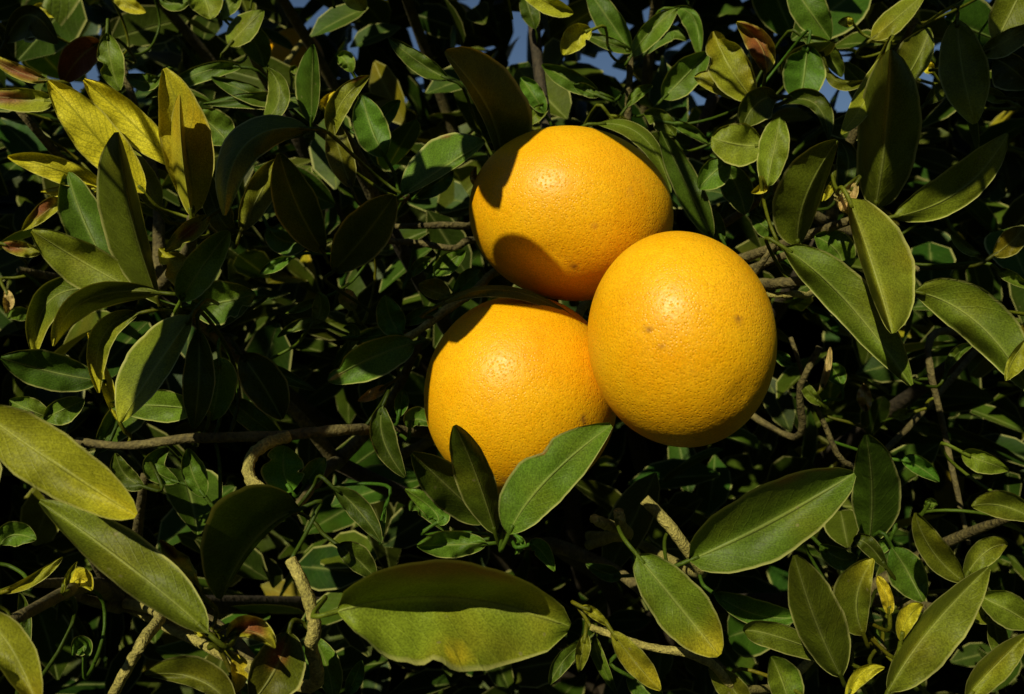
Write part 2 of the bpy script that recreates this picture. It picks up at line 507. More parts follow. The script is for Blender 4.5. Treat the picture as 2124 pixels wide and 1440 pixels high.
# --- upper left shoot with yellow leaves
L((300, 400), (200, 283), (100, 168), 46, 46, .365, y=.95, v=1.0, dd=-.02, k=.6)
L((365, 345), (268, 250), (174, 165), 36, 34, .375, y=.95, v=.95, dd=-.01, k=.6)
L((402, 445), (385, 290), (341, 142), 52, 54, .36, y=.68, v=.9, dd=-.02, k=.62)
L((398, 450), (378, 320), (373, 196), 26, 10, .345, y=.62, v=.8, dd=-.015, dl=.02, dr=.02)
L((222, 392), (120, 352), (16, 325), 26, 26, .375, y=.88, v=.95, dd=-.02)
L((330, 630), (272, 440), (244, 274), 68, 22, .325, y=.34, v=.6, dd=-.05, dl=.022, dr=.02)
L((235, 575), (175, 460), (140, 355), 46, 45, .375, y=.15, v=.75)
L((140, 405), (95, 440), (46, 478), 14, 22, .385, y=.6, v=.7, brown=((.5, .5, .3),))
L((205, 395), (160, 398), (85, 398), 14, 16, .38, y=.85, v=.7)
L((300, 612), (180, 548), (66, 478), 52, 42, .355, y=.38, v=.85, dd=-.01)
L((335, 608), (180, 622), (110, 718), 30, 26, .335, y=.32, v=.65, dd=-.01, dl=.012, dr=-.006, tipy=.7)
L((215, 605), (105, 622), (72, 738), 34, 34, .36, y=.3, v=.7, tipy=.5)
L((205, 790), (100, 770), (2, 742), 40, 42, .345, y=.12, v=.55, dd=-.015)
L((398, 655), (322, 765), (250, 876), 30, 66, .315, y=.34, v=.8, dd=-.02, dl=-.002, dr=.012, tipy=.5)
L((288, 650), (212, 700), (205, 815), 26, 26, .345, y=.28, v=.95, tipy=.85)
L((250, 880), (222, 800), (182, 690), 14, 14, .352, y=.85, v=.8)
L((375, 625), (415, 560), (475, 480), 38, 36, .335, y=.2, v=1.25, dd=-.01, k=.5)
L((395, 635), (455, 628), (530, 610), 46, 46, .365, y=.12, v=.8, nib=((.8, 1, .5), (.6, 1, .3)))
L((436, 448), (392, 480), (342, 522), 22, 20, .345, y=.6, v=.6, nib=((.7, -1, .4),), brown=((.5, 0, .25),))
L((400, 600), (370, 560), (330, 515), 30, 30, .365, y=.72, v=.8, nib=((.7, -1, .6), (.85, 1, .5)))
L((640, 268), (510, 300), (466, 447), 40, 40, .325, y=.3, v=.65, dd=-.03, dl=.006, dr=.012, tipy=.62)
L((500, 480), (540, 400), (575, 330), 32, 30, .375, y=.45, v=.6)
L((555, 470), (590, 500), (640, 500), 20, 30, .40, y=.1, v=.8)
L((490, 480), (450, 440), (420, 330), 25, 25, .375, y=.3, v=.6)
L((330, 435), (300, 380), (270, 310), 25, 30, .385, y=.4, v=.8)
L((475, 300), (445, 265), (400, 235), 36, 38, .40, y=.18, v=.8, brown=((.6, -.6, .15),))
L((475, 95), (505, 62), (547, 22), 30, 26, .46, y=.25, v=.85, dl=.008)
L((500, 62), (530, 90), (548, 140), 30, 30, .47, y=.18, v=.85)
L((575, 215), (515, 192), (438, 160), 22, 18, .42, y=.15, v=.6)
L((640, 215), (560, 205), (420, 215), 22, 16, .42, y=.15, v=.6)
L((545, 255), (580, 200), (555, 140), 26, 22, .40, y=.28, v=.7, dl=.01)
L((500, 140), (420, 150), (300, 205), 20, 16, .43, y=.18, v=.8)
L((330, 160), (300, 170), (260, 155), 20, 18, .43, y=.18, v=.7)
L((222, 68), (230, 130), (248, 188), 28, 28, .42, y=.25, v=.95, nib=((.5, 1, .5),))
L((210, 90), (165, 120), (130, 175), 35, 38, .44, y=.5, v=.3, brown=((.5, 0, .9),))
L((110, 212), (50, 205), (-50, 200), 28, 22, .37, y=.45, v=.9, brown=((.75, .1, .3),), k=.5)
L((100, 168), (40, 150), (-40, 105), 14, 16, .38, y=.7, v=.7, brown=((.5, 0, .4),))
L((62, 25), (90, 22), (122, 35), 16, 14, .46, y=.8, v=.7)
L((230, -20), (262, 5), (302, 26), 16, 18, .46, y=.75, v=.8)
L((395, -35), (425, 0), (435, 40), 38, 34, .46, y=.28, v=1.0)
L((500, -10), (480, 10), (460, 40), 16, 18, .5, y=.28, v=.9)
L((330, -10), (360, 8), (395, 0), 18, 16, .5, y=.2, v=.8)
L((10, 90), (60, 30), (120, 90), 20, 60, .42, y=.4, v=.3)
L((0, 505), (45, 515), (85, 525), 14, 18, .39, y=.5, v=.7, brown=((.2, 0, .4),))
L((70, 660), (40, 650), (15, 660), 16, 14, .41, y=.2, v=1.0)
L((10, 600), (18, 625), (10, 650), 12, 12, .43, y=.8, v=.7, brown=((.5, 0, .9, 1),))
# --- above the fruit, left
L((646, 255), (648, 175), (650, 92), 36, 16, .395, y=.1, v=.75, dd=-.03, dl=.016, dr=-.006)
L((690, 285), (708, 215), (766, 158), 26, 20, .375, y=.42, v=.75, dd=-.01, brown=((.9, -.6, .1),))
L((730, 390), (705, 320), (690, 245), 28, 28, .38, y=.45, v=.4)
L((798, 325), (770, 265), (752, 198), 38, 36, .40, y=.1, v=.95)
L((780, 270), (800, 240), (830, 208), 20, 18, .42, y=.1, v=.85)
L((833, 405), (925, 345), (1007, 294), 62, 14, .355, y=.15, v=.95, dd=-.015, dl=.010, dr=-.004, brown=((.66, -.95, .05),))
L((860, 410), (905, 380), (940, 355), 10, 24, .375, y=.08, v=.85)
L((1042, 348), (1010, 225), (922, 108), 18, 84, .36, y=.36, v=.6, dd=-.05, dl=-.004, dr=.012, k=.5)
L((930, 165), (870, 130), (806, 78), 22, 20, .40, y=.2, v=.6)
L((672, 525), (615, 425), (580, 318), 46, 44, .345, y=.2, v=.55, dd=-.05)
L((690, 565), (760, 485), (818, 405), 54, 46, .345, y=.25, v=.5, dd=-.045)
L((690, -60), (735, -10), (757, 22), 18, 26, .42, y=.55, v=1.1)
L((730, 150), (715, 125), (700, 115), 16, 20, .46, y=.2, v=1.0)
L((1110, 60), (1098, 20), (1085, -20), 20, 20, .5, y=.2, v=.5)
L((605, 172), (610, 145), (612, 160), 10, 10, .5, y=.2, v=.8)
L((672, 230), (675, 215), (695, 190), 12, 12, .42, y=.75, v=1.0)
# --- above the fruit, right
L((1070, -40), (1130, 2), (1189, 28), 18, 24, .42, y=.5, v=1.2, k=.5)
L((1228, 62), (1195, 80), (1168, 114), 24, 28, .43, y=.6, v=1.0, nib=((.3, -1, .4),))
L((1308, 108), (1262, 40), (1218, -25), 30, 28, .47, y=.14, v=.75)
L((1312, 108), (1262, 90), (1206, 68), 14, 14, .46, y=.18, v=.6)
L((1308, 118), (1352, 62), (1405, 18), 20, 26, .46, y=.18, v=.9, dr=-.006)
L((1396, 18), (1440, 40), (1450, 120), 12, 26, .48, y=.14, v=.95)
L((1335, 115), (1385, 65), (1425, 85), 12, 22, .49, y=.14, v=.8)
L((1242, 192), (1185, 168), (1124, 134), 22, 22, .45, y=.15, v=.75)
L((1245, 200), (1215, 188), (1190, 175), 12, 14, .445, y=.15, v=.7)
L((1300, 222), (1325, 195), (1354, 178), 14, 10, .45, y=.2, v=.9)
L((1375, 205), (1420, 160), (1470, 108), 34, 32, .45, y=.14, v=.8)
L((1563, 208), (1515, 140), (1480, 65), 46, 42, .40, y=.45, v=.85, nib=((.7, -1, .35), (.85, 1, .3)), bump=.002)
L((1560, 210), (1490, 178), (1440, 160), 18, 30, .405, y=.45, v=.95)
L((1588, 152), (1578, 95), (1528, 46), 28, 26, .39, y=.7, v=.6, brown=((.45, -.3, .45), (.8, .5, .2)), bump=.004)
L((1582, 302), (1530, 300), (1476, 285), 44, 46, .385, y=.36, v=1.05, k=.45)
L((1590, 388), (1606, 310), (1618, 243), 34, 30, .375, y=.3, v=1.05, dl=.01, k=.5)
L((1588, 385), (1582, 392), (1558, 400), 9, 12, .372, y=.85, v=.9)
L((1515, 335), (1480, 358), (1450, 392), 34, 26, .40, y=.14, v=1.0)
L((1500, 345), (1530, 390), (1545, 445), 32, 34, .41, y=.12, v=.7)
L((1612, 200), (1570, 215), (1540, 265), 42, 30, .39, y=.32, v=.5)
L((1478, 495), (1425, 385), (1370, 272), 30, 30, .405, y=.18, v=.55)
L((1130, 235), (1105, 195), (1080, 160), 20, 22, .45, y=.1, v=1.1)
L((1095, 260), (1115, 235), (1140, 218), 15, 15, .45, y=.25, v=1.0)
L((1262, 238), (1290, 258), (1322, 266), 16, 10, .43, y=.4, v=.9)
L((1400, 285), (1370, 250), (1335, 235), 22, 22, .45, y=.2, v=.85, nib=((.6, -1, .5),))
L((1390, 255), (1430, 270), (1470, 300), 12, 12, .44, y=.15, v=.8)
L((1440, 370), (1420, 345), (1405, 330), 16, 14, .45, y=.18, v=1.0)
L((1500, 500), (1480, 460), (1465, 435), 22, 20, .42, y=.08, v=.8)
L((1610, 490), (1585, 470), (1560, 445), 20, 14, .41, y=.15, v=.7)
L((1240, 258), (1335, 285), (1392, 400), 16, 22, .405, y=.3, v=.8, dl=.01, dr=-.008)
# --- right-hand shoots
L((1640, -40), (1678, 20), (1722, 82), 40, 38, .44, y=.14, v=.75)
L((1676, 92), (1668, 155), (1658, 216), 44, 46, .42, y=.08, v=1.0, nib=((.1, 1, .5),))
L((1665, 78), (1715, 115), (1745, 160), 26, 16, .43, y=.18, v=.65)
L((1712, 135), (1745, 172), (1800, 165), 8, 16, .42, y=.3, v=.6)
L((1620, 215), (1690, 215), (1718, 290), 26, 14, .41, y=.22, v=.4)
L((1808, 82), (1855, 42), (1920, -15), 26, 24, .43, y=.4, v=.8, dl=.01)
L((1770, 50), (1758, 46), (1738, 48), 12, 12, .46, y=.75, v=.8)
L((1936, 152), (1925, 138), (1912, 122), 15, 12, .45, y=.85, v=.9)
L((1868, 178), (1905, 120), (1928, 58), 46, 26, .40, y=.36, v=.65)
L((1815, 432), (1838, 270), (1848, 104), 60, 72, .325, y=.36, v=.7, dd=-.045, dl=.04, dr=.012, k=.5)
L((1840, 108), (1800, 200), (1745, 278), 24, 26, .35, y=.42, v=.85, dd=-.012, dl=-.004, dr=.012)
L((1985, 40), (1998, 150), (2022, 257), 54, 50, .36, y=.4, v=.7, dd=-.01, tipy=.55)
L((1852, 450), (1992, 395), (2090, 278), 52, 34, .35, y=.36, v=.95, dd=.0, dl=-.006, dr=.004)
L((1655, 512), (1672, 410), (1737, 292), 66, 30, .345, y=.34, v=.75, dd=-.03, dr=.014)
L((1760, 412), (1812, 560), (1850, 692), 84, 22, .315, y=.4, v=.9, dd=-.01, dl=.010, dr=.016, k=.5)
L((1626, 514), (1755, 625), (1890, 800), 58, 40, .34, y=.26, v=.85, dd=-.01, dl=-.003, dr=.008)
L((1898, 605), (2030, 672), (2135, 815), 66, 44, .345, y=.28, v=.85, dd=-.015, dl=-.004, dr=.008)
L((2150, 690), (2105, 740), (2086, 790), 30, 10, .33, y=.5, v=.8)
L((1778, 378), (1758, 410), (1745, 438), 18, 16, .33, y=.8, v=.6, brown=((.5, 0, .9, 1),))
L((1730, 372), (1722, 395), (1705, 418), 8, 10, .345, y=.8, v=.7)
L((2130, -40), (2095, 30), (2065, 90), 40, 42, .40, y=.38, v=.6)
L((2035, 112), (2085, 85), (2150, 50), 20, 30, .38, y=.4, v=.55)
L((2090, 210), (2060, 195), (2030, 185), 18, 12, .42, y=.35, v=.8)
L((1920, 215), (1955, 185), (1985, 160), 16, 18, .42, y=.35, v=.6)
L((2140, 180), (2095, 140), (2060, 120), 50, 30, .39, y=.3, v=.35)
L((1740, 400), (1760, 340), (1740, 290), 25, 25, .39, y=.2, v=.5)
L((1970, 470), (2000, 510), (2035, 528), 10, 14, .41, y=.2, v=.9)
L((2060, 530), (2100, 500), (2124, 470), 26, 26, .38, y=.55, v=.35)
L((2070, 560), (2095, 575), (2140, 600), 14, 12, .39, y=.25, v=.8)
L((1680, 575), (1610, 520), (1580, 545), 20, 14, .40, y=.1, v=.6)
L((1750, 560), (1735, 520), (1690, 490), 36, 40, .365, y=.14, v=.9)
L((1962, 772), (1985, 735), (2020, 715), 14, 10, .39, y=.18, v=.7)
L((1745, 800), (1735, 775), (1715, 755), 22, 20, .42, y=.1, v=1.0)
L((1700, 812), (1715, 770), (1722, 720), 8, 8, .415, y=.8, v=.45, brown=((.5, 0, .9, 1),), k=.4)
L((1705, 840), (1680, 815), (1658, 782), 14, 12, .41, y=.3, v=.7)
L((1798, 855), (1795, 825), (1792, 795), 18, 14, .40, y=.8, v=.5, brown=((.5, 0, .95, 1),), bump=.004, name='dry_leaf')
L((1895, 855), (1870, 860), (1850, 860), 12, 12, .42, y=.4, v=.9)
L((1642, 755), (1625, 745), (1610, 728), 14, 14, .42, y=.05, v=.9)
# --- lower right
L((1802, 1130), (1808, 1015), (1796, 902), 42, 62, .335, y=.14, v=.6, dd=-.045, dl=.010, dr=.008)
L((1430, 1162), (1590, 1088), (1772, 982), 78, 74, .315, y=.2, v=.75, dd=-.005, dl=-.015, dr=-.010, k=.5, brown=((.72, -.98, .09), (.9, -.95, .06)))
L((1322, 1152), (1412, 1262), (1492, 1360), 58, 56, .305, y=.24, v=.85, dd=-.012, k=.5, tipy=.6)
L((1268, 1308), (1318, 1375), (1370, 1432), 28, 24, .315, y=.42, v=.85, tipy=.6)
L((1300, 1400), (1340, 1430), (1370, 1470), 28, 30, .335, y=.1, v=.8)
L((1215, 1312), (1208, 1350), (1200, 1395), 16, 14, .33, y=.36, v=.8)
L((1235, 1320), (1240, 1360), (1280, 1440), 14, 14, .34, y=.2, v=.8)
L((1205, 1258), (1230, 1272), (1262, 1300), 12, 10, .325, y=.5, v=.8)
L((1290, 1195), (1260, 1190), (1215, 1170), 16, 18, .38, y=.08, v=.7)
L((1215, 1330), (1170, 1370), (1140, 1420), 18, 18, .35, y=.2, v=.6)
L((1745, 1405), (1690, 1285), (1648, 1152), 44, 62, .30, y=.34, v=.6, dd=-.035, dl=.012, dr=.010)
L((1792, 1318), (1778, 1240), (1812, 1160), 52, 28, .325, y=.36, v=.7, dd=-.012, tipy=.55)
L((1850, 1135), (1885, 1190), (1915, 1248), 36, 42, .35, y=.1, v=.7)
L((2002, 1208), (1935, 1145), (1898, 1064), 26, 34, .32, y=.4, v=.55, dd=-.014)
L((1842, 1435), (1925, 1310), (2050, 1177), 34, 70, .295, y=.38, v=.72, dd=-.008, dl=.030, dr=-.004)
L((2000, 1200), (2045, 1145), (2090, 1130), 28, 28, .345, y=.35, v=.8)
L((2145, 1300), (2090, 1265), (2030, 1235), 36, 36, .335, y=.32, v=.8, dl=-.008)
L((2005, 1450), (2060, 1385), (2135, 1315), 30, 36, .31, y=.42, v=.8, dl=.03)
L((2060, 1290), (2030, 1260), (2040, 1235), 30, 30, .34, y=.4, v=.7)
L((2090, 1370), (2070, 1330), (2060, 1260), 20, 24, .345, y=.3, v=.6)
L((2150, 1080), (2080, 1050), (2015, 1050), 26, 32, .355, y=.36, v=.6)
L((1995, 938), (2035, 955), (2092, 975), 20, 26, .375, y=.3, v=1.1)
L((1870, 955), (1905, 968), (1948, 1000), 22, 16, .385, y=.05, v=1.1)
L((1920, 1055), (1930, 1045), (1945, 1048), 12, 14, .375, y=.2, v=1.0)
L((1770, 1380), (1610, 1320), (1542, 1310), 30, 28, .33, y=.34, v=.6)
L((1480, 1230), (1570, 1275), (1660, 1280), 32, 24, .35, y=.1, v=.9)
L((1640, 1480), (1625, 1420), (1600, 1362), 30, 42, .325, y=.2, v=.75)
L((1700, 1130), (1745, 1160), (1775, 1150), 24, 24, .36, y=.15, v=.7)
L((1845, 1120), (1830, 1135), (1805, 1145), 14, 14, .355, y=.12, v=.9)
L((1845, 1275), (1838, 1235), (1820, 1195), 14, 14, .32, y=.85, v=.7, k=.4)
L((1868, 1330), (1885, 1280), (1915, 1255), 22, 18, .315, y=.85, v=.7)
L((1755, 1450), (1785, 1400), (1835, 1385), 14, 20, .30, y=.8, v=.8)
L((1550, 1480), (1520, 1430), (1470, 1385), 30, 28, .33, y=.3, v=.7)
L((1840, 1180), (1800, 1130), (1770, 1120), 18, 18, .345, y=.3, v=.35)
# --- below the fruit
L((1028, 1108), (988, 985), (943, 882), 46, 34, .312, y=.26, v=.6, dd=-.035, dl=.006, dr=.008)
L((1010, 1085), (935, 1015), (855, 940), 46, 46, .325, y=.22, v=.5, dd=-.03)
L((1055, 1108), (1130, 1000), (1268, 882), 66, 52, .305, y=.14, v=.95, dd=-.012, dl=.003, dr=-.003, brown=((.62, -.98, .05),), nib=((.62, -1, .22),))
L((905, 1085), (900, 1060), (840, 1015), 20, 30, .345, y=.1, v=1.0)
L((930, 1105), (880, 1050), (850, 1060), 22, 22, .36, y=.12, v=.7)
L((1010, 1128), (935, 1130), (865, 1132), 28, 30, .335, y=.14, v=.85, bump=.003)
L((1070, 1110), (1080, 1130), (1068, 1150), 10, 10, .335, y=.08, v=1.2)
L((1098, 1130), (1120, 1140), (1150, 1185), 20, 16, .335, y=.06, v=1.1, nib=((.4, 1, .5),))
L((700, 1268), (935, 1242), (1182, 1300), 78, 150, .262, y=.33, v=1.25, dd=.02, dl=-.026, dr=-.022, k=.42, brown=((.42, -1.0, .22), (.62, -.95, .12), (.56, .8, .06, 2)), nib=((.45, 1, .18), (.06, 1, .3)), bump=.003)
L((650, 1320), (680, 1390), (690, 1450), 30, 26, .31, y=.16, v=.95)
L((720, 1440), (735, 1410), (750, 1370), 16, 18, .33, y=.05, v=1.0)
L((800, 1050), (790, 1100), (788, 1130), 8, 8, .36, y=.05, v=1.0)
L((860, 712), (775, 740), (680, 790), 44, 34, .375, y=.12, v=1.0, k=.5, nib=((.85, 1, .5),), brown=((.95, 0, .1, 1),))
L((690, 1010), (745, 1060), (790, 1125), 26, 22, .335, y=.2, v=.4)
L((700, 1130), (740, 1160), (780, 1200), 30, 24, .325, y=.25, v=.45)
# --- lower left
L((-45, 850), (105, 955), (282, 1070), 64, 66, .245, y=.52, v=.75, dd=-.01, k=.5, tipy=.68)
L((430, 1312), (275, 1180), (82, 1040), 46, 66, .262, y=.36, v=.78, dd=.01, dl=-.010, dr=.004)
L((415, 1232), (375, 1180), (332, 1120), 22, 24, .285, y=.75, v=.6, bump=.006, brown=((.85, .2, .2),), wave=.12)
L((430, 1322), (405, 1288), (372, 1240), 18, 18, .268, y=.85, v=.75, k=.4, bump=.004)
L((622, 1056), (530, 1120), (458, 1244), 10, 108, .30, y=.18, v=.6, dl=.004, dr=-.024, k=.55)
L((605, 1020), (588, 975), (592, 925), 46, 46, .355, y=.06, v=1.35, k=.5, nib=((.7, -1, .4), (.4, 1, .4)))
L((630, 1010), (650, 980), (675, 950), 22, 22, .365, y=.08, v=.9)
L((405, 850), (330, 842), (225, 840), 34, 34, .35, y=.2, v=1.0, dd=.01)
L((455, 742), (452, 800), (438, 872), 40, 34, .35, y=.14, v=1.35, k=.5)
L((478, 828), (520, 865), (590, 915), 26, 26, .37, y=.12, v=.85)
L((412, 685), (412, 790), (402, 890), 34, 34, .325, y=.2, v=.5)
L((500, 735), (545, 800), (585, 870), 50, 40, .36, y=.2, v=.4)
L((60, 960), (20, 900), (-40, 870), 36, 36, .30, y=.2, v=.5)
L((0, 1130), (30, 1110), (75, 1120), 30, 24, .335, y=.16, v=.9)
L((0, 1230), (70, 1200), (130, 1155), 10, 14, .31, y=.45, v=.9)
L((140, 1230), (165, 1200), (190, 1225), 24, 20, .325, y=.72, v=.9)
L((130, 1230), (140, 1200), (160, 1165), 7, 7, .30, y=.5, v=.9)
L((200, 940), (260, 860), (330, 840), 30, 40, .385, y=.15, v=.6)
L((110, 870), (60, 850), (20, 830), 30, 26, .36, y=.2, v=.8)
L((90, 870), (130, 850), (175, 830), 24, 30, .355, y=.2, v=.85)
L((370, 1000), (320, 970), (350, 930), 24, 26, .36, y=.15, v=.7)
L((425, 1030), (400, 985), (390, 930), 22, 30, .345, y=.15, v=.8)
L((300, 1010), (260, 985), (240, 940), 26, 20, .355, y=.25, v=.5)
L((-40, 1275), (22, 1345), (80, 1470), 46, 44, .235, y=.5, v=.6, dd=-.01)
L((480, 1470), (410, 1410), (300, 1400), 20, 46, .275, y=.4, v=.4)
L((470, 1322), (520, 1310), (570, 1345), 34, 14, .272, y=.7, v=.5, brown=((.5, -.2, .3),), bump=.004)
L((600, 1310), (570, 1390), (520, 1460), 60, 50, .285, y=.38, v=.45, brown=((.3, .2, .2),))
L((480, 1360), (495, 1390), (485, 1440), 22, 16, .285, y=.6, v=.8, nib=((.5, -1, .5),))
L((175, 1370), (170, 1340), (150, 1360), 22, 22, .335, y=.12, v=.8)
L((40, 1420), (50, 1300), (40, 1230), 14, 16, .30, y=.2, v=.5)
# --- middle left, small leaves deeper in
L((835, 695), (810, 660), (800, 612), 30, 30, .395, y=.08, v=1.0)
L((745, 700), (790, 695), (840, 680), 16, 20, .40, y=.1, v=.95)
L((835, 672), (870, 655), (910, 640), 16, 16, .40, y=.15, v=.9)
L((936, 615), (900, 605), (868, 590), 16, 28, .40, y=.42, v=.8)
L((930, 618), (960, 612), (975, 605), 8, 10, .395, y=.5, v=.9)
L((940, 610), (975, 580), (1000, 560), 22, 20, .40, y=.08, v=1.1)
L((900, 570), (930, 545), (965, 520), 20, 22, .42, y=.08, v=.95)
L((850, 575), (870, 550), (895, 535), 12, 14, .42, y=.08, v=.95)
L((650, 670), (665, 640), (660, 605), 18, 20, .41, y=.18, v=1.0)
L((660, 622), (630, 635), (592, 650), 10, 10, .42, y=.15, v=.9)
L((690, 680), (630, 670), (575, 700), 14, 10, .41, y=.15, v=.8)
L((735, 645), (720, 620), (705, 605), 18, 20, .42, y=.4, v=.9, brown=((.5, .5, .3, 1),))
L((605, 535), (570, 550), (540, 568), 14, 12, .43, y=.1, v=.95)
L((545, 760), (580, 775), (655, 810), 14, 16, .39, y=.12, v=.6)
L((720, 730), (735, 690), (712, 680), 12, 12, .41, y=.2, v=.9)
L((800, 800), (775, 815), (742, 832), 14, 10, .39, y=.8, v=.6, brown=((.5, 0, .95, 1),), name='dry_leaf')
L((826, 865), (832, 835), (835, 808), 14, 16, .39, y=.06, v=.95)
L((850, 890), (865, 870), (900, 885), 26, 14, .385, y=.12, v=.7)
L((795, 842), (795, 910), (840, 990), 28, 26, .365, y=.2, v=.35)
L((520, 620), (480, 640), (430, 690), 25, 25, .385, y=.12, v=.6)
L((905, 636), (1050, 602), (1208, 672), 9, 16, .352, y=.4, v=.5, dl=.004, dr=-.002)
L((1002, 388), (984, 372), (988, 346), 9, 8, .372, y=.7, v=.8, brown=((.6, 0, .6, 1),), bump=.003, name='dry_leaf')  # dry calyx remnants beside the top orange, built as small blades
L((1010, 352), (1018, 338), (1012, 322), 6, 6, .372, y=.7, v=.8, brown=((.6, 0, .6, 1),), name='dry_leaf')
L((1005, 392), (995, 400), (985, 408), 7, 7, .374, y=.6, v=.8, brown=((.5, 0, .6),), name='dry_leaf')
N_TRACED = leaf_count

# --- leaves on unseen overhead shoots, added to cast shade into the view
def shade_leaf(px, py, d, s, length, width, ang, y=.25, v=.9):
    """a leaf hung s metres from the seen spot (px, py, d) along the sun's direction, facing the sun; ang turns it"""
    global leaf_count
    leaf_count += 1
    q = unproj(px, py, d) + np.array(SUN) * s
    e1 = np.cross(np.array(SUN), (0, 0, 1)); e1 /= np.linalg.norm(e1)      # level, to the right as seen from the sun's side
    e2 = np.cross(e1, np.array(SUN))
    a = e1 * math.cos(R(ang)) + e2 * math.sin(R(ang))
    c = np.cross(np.array(SUN), a)
    nt = 16
    T = np.linspace(0, 1, nt)
    prof = np.clip(np.sin(np.pi * T ** .95), 0, 1) ** .6
    V, UV, F = [], [], []
    us = np.linspace(-1, 1, 9)
    for u in us:
        for i, t in enumerate(T):
            V.append(q + a * (t - .5) * length + c * u * width * .5 * prof[i] - np.array(SUN) * (.006 * abs(u) + .012 * (t - .5) ** 2))
            UV.append((u * .5 + .5, t))
    for j in range(len(us) - 1):
        for i in range(nt - 1):
            k = j * nt + i
            F.append((k, k + 1, k + nt + 1, k + nt))
    V = np.array(V)
    base = q - a * length * .5
    bo = min(OVER, key=lambda z: np.linalg.norm(z[1] - base, axis=1).min())
    bp = bo[1][np.linalg.norm(bo[1] - base, axis=1).argmin()]
    st, sf = tube_mesh([base, (base + bp) / 2 + np.array((0, 0, .004)), bp], [.0010, .0009, .0011], 5, 0)
    n0 = len(V)
    V = np.concatenate((V, np.array(st)))
    UV = UV + [(.6, .5)] * len(st)
    F += [tuple(n0 + z for z in f) for f in sf]
    o = link('leaf', mesh_from('leaf', V - base, F, M_LEAF, np.repeat((tone(y) * v)[None], len(V), 0), UV), bo[0])
    o.location = tuple(base - TREE_BASE)

OVER = []
SHADES = [
    # spot (px, py, distance), height along the sun, leaf length, width, turn
    (1025, 513, .338, .17, .062, .024, 186), (1012, 352, .355, .17, .040, .015, 245), (1050, 318, .352, .19, .034, .012, 262),
    (1325, 298, .365, .18, .062, .024, 212), (955, 632, .352, .18, .036, .024, 262), (880, 745, .362, .20, .05, .014, 262),
    (610, 395, .345, .20, .085, .045, 250), (655, 470, .345, .22, .08, .045, 300), (765, 455, .345, .19, .085, .05, 130),
    (705, 545, .345, .21, .08, .05, 200), (590, 560, .37, .22, .07, .04, 260),
    (1985, 132, .36, .20, .080, .046, 268), (770, 70, .42, .22, .09, .05, 250), (930, 60, .46, .22, .09, .05, 200), (1000, 170, .36, .19, .07, .045, 240),
    (1975, 335, .35, .19, .062, .020, 145), (2050, 420, .40, .22, .09, .05, 220), (2080, 200, .39, .22, .08, .05, 250),
    (405, 790, .325, .22, .062, .024, 268), (580, 790, .36, .23, .085, .04, 250), (60, 90, .42, .20, .08, .045, 240), (455, 340, .325, .17, .034, .012, 172),
    (1690, 330, .41, .21, .06, .035, 200), (1770, 250, .345, .18, .05, .014, 230),
]
for x in (-.34, -.22, -.10, .02, .14, .26):  # overhead shoots added out of view to carry the shading leaves
    pts = [(x * .6 + .06, .95, 1.55), (x * .9, .72, 1.80), (x, .45, 1.79), (x - .02, .28, 1.735), (x - .03, .16, 1.70)]
    branch([np.array(p) for p in pts], .006, .0015, M_BARK)
    OVER.append(BR[-1])
for s in SHADES:
    shade_leaf(*s)

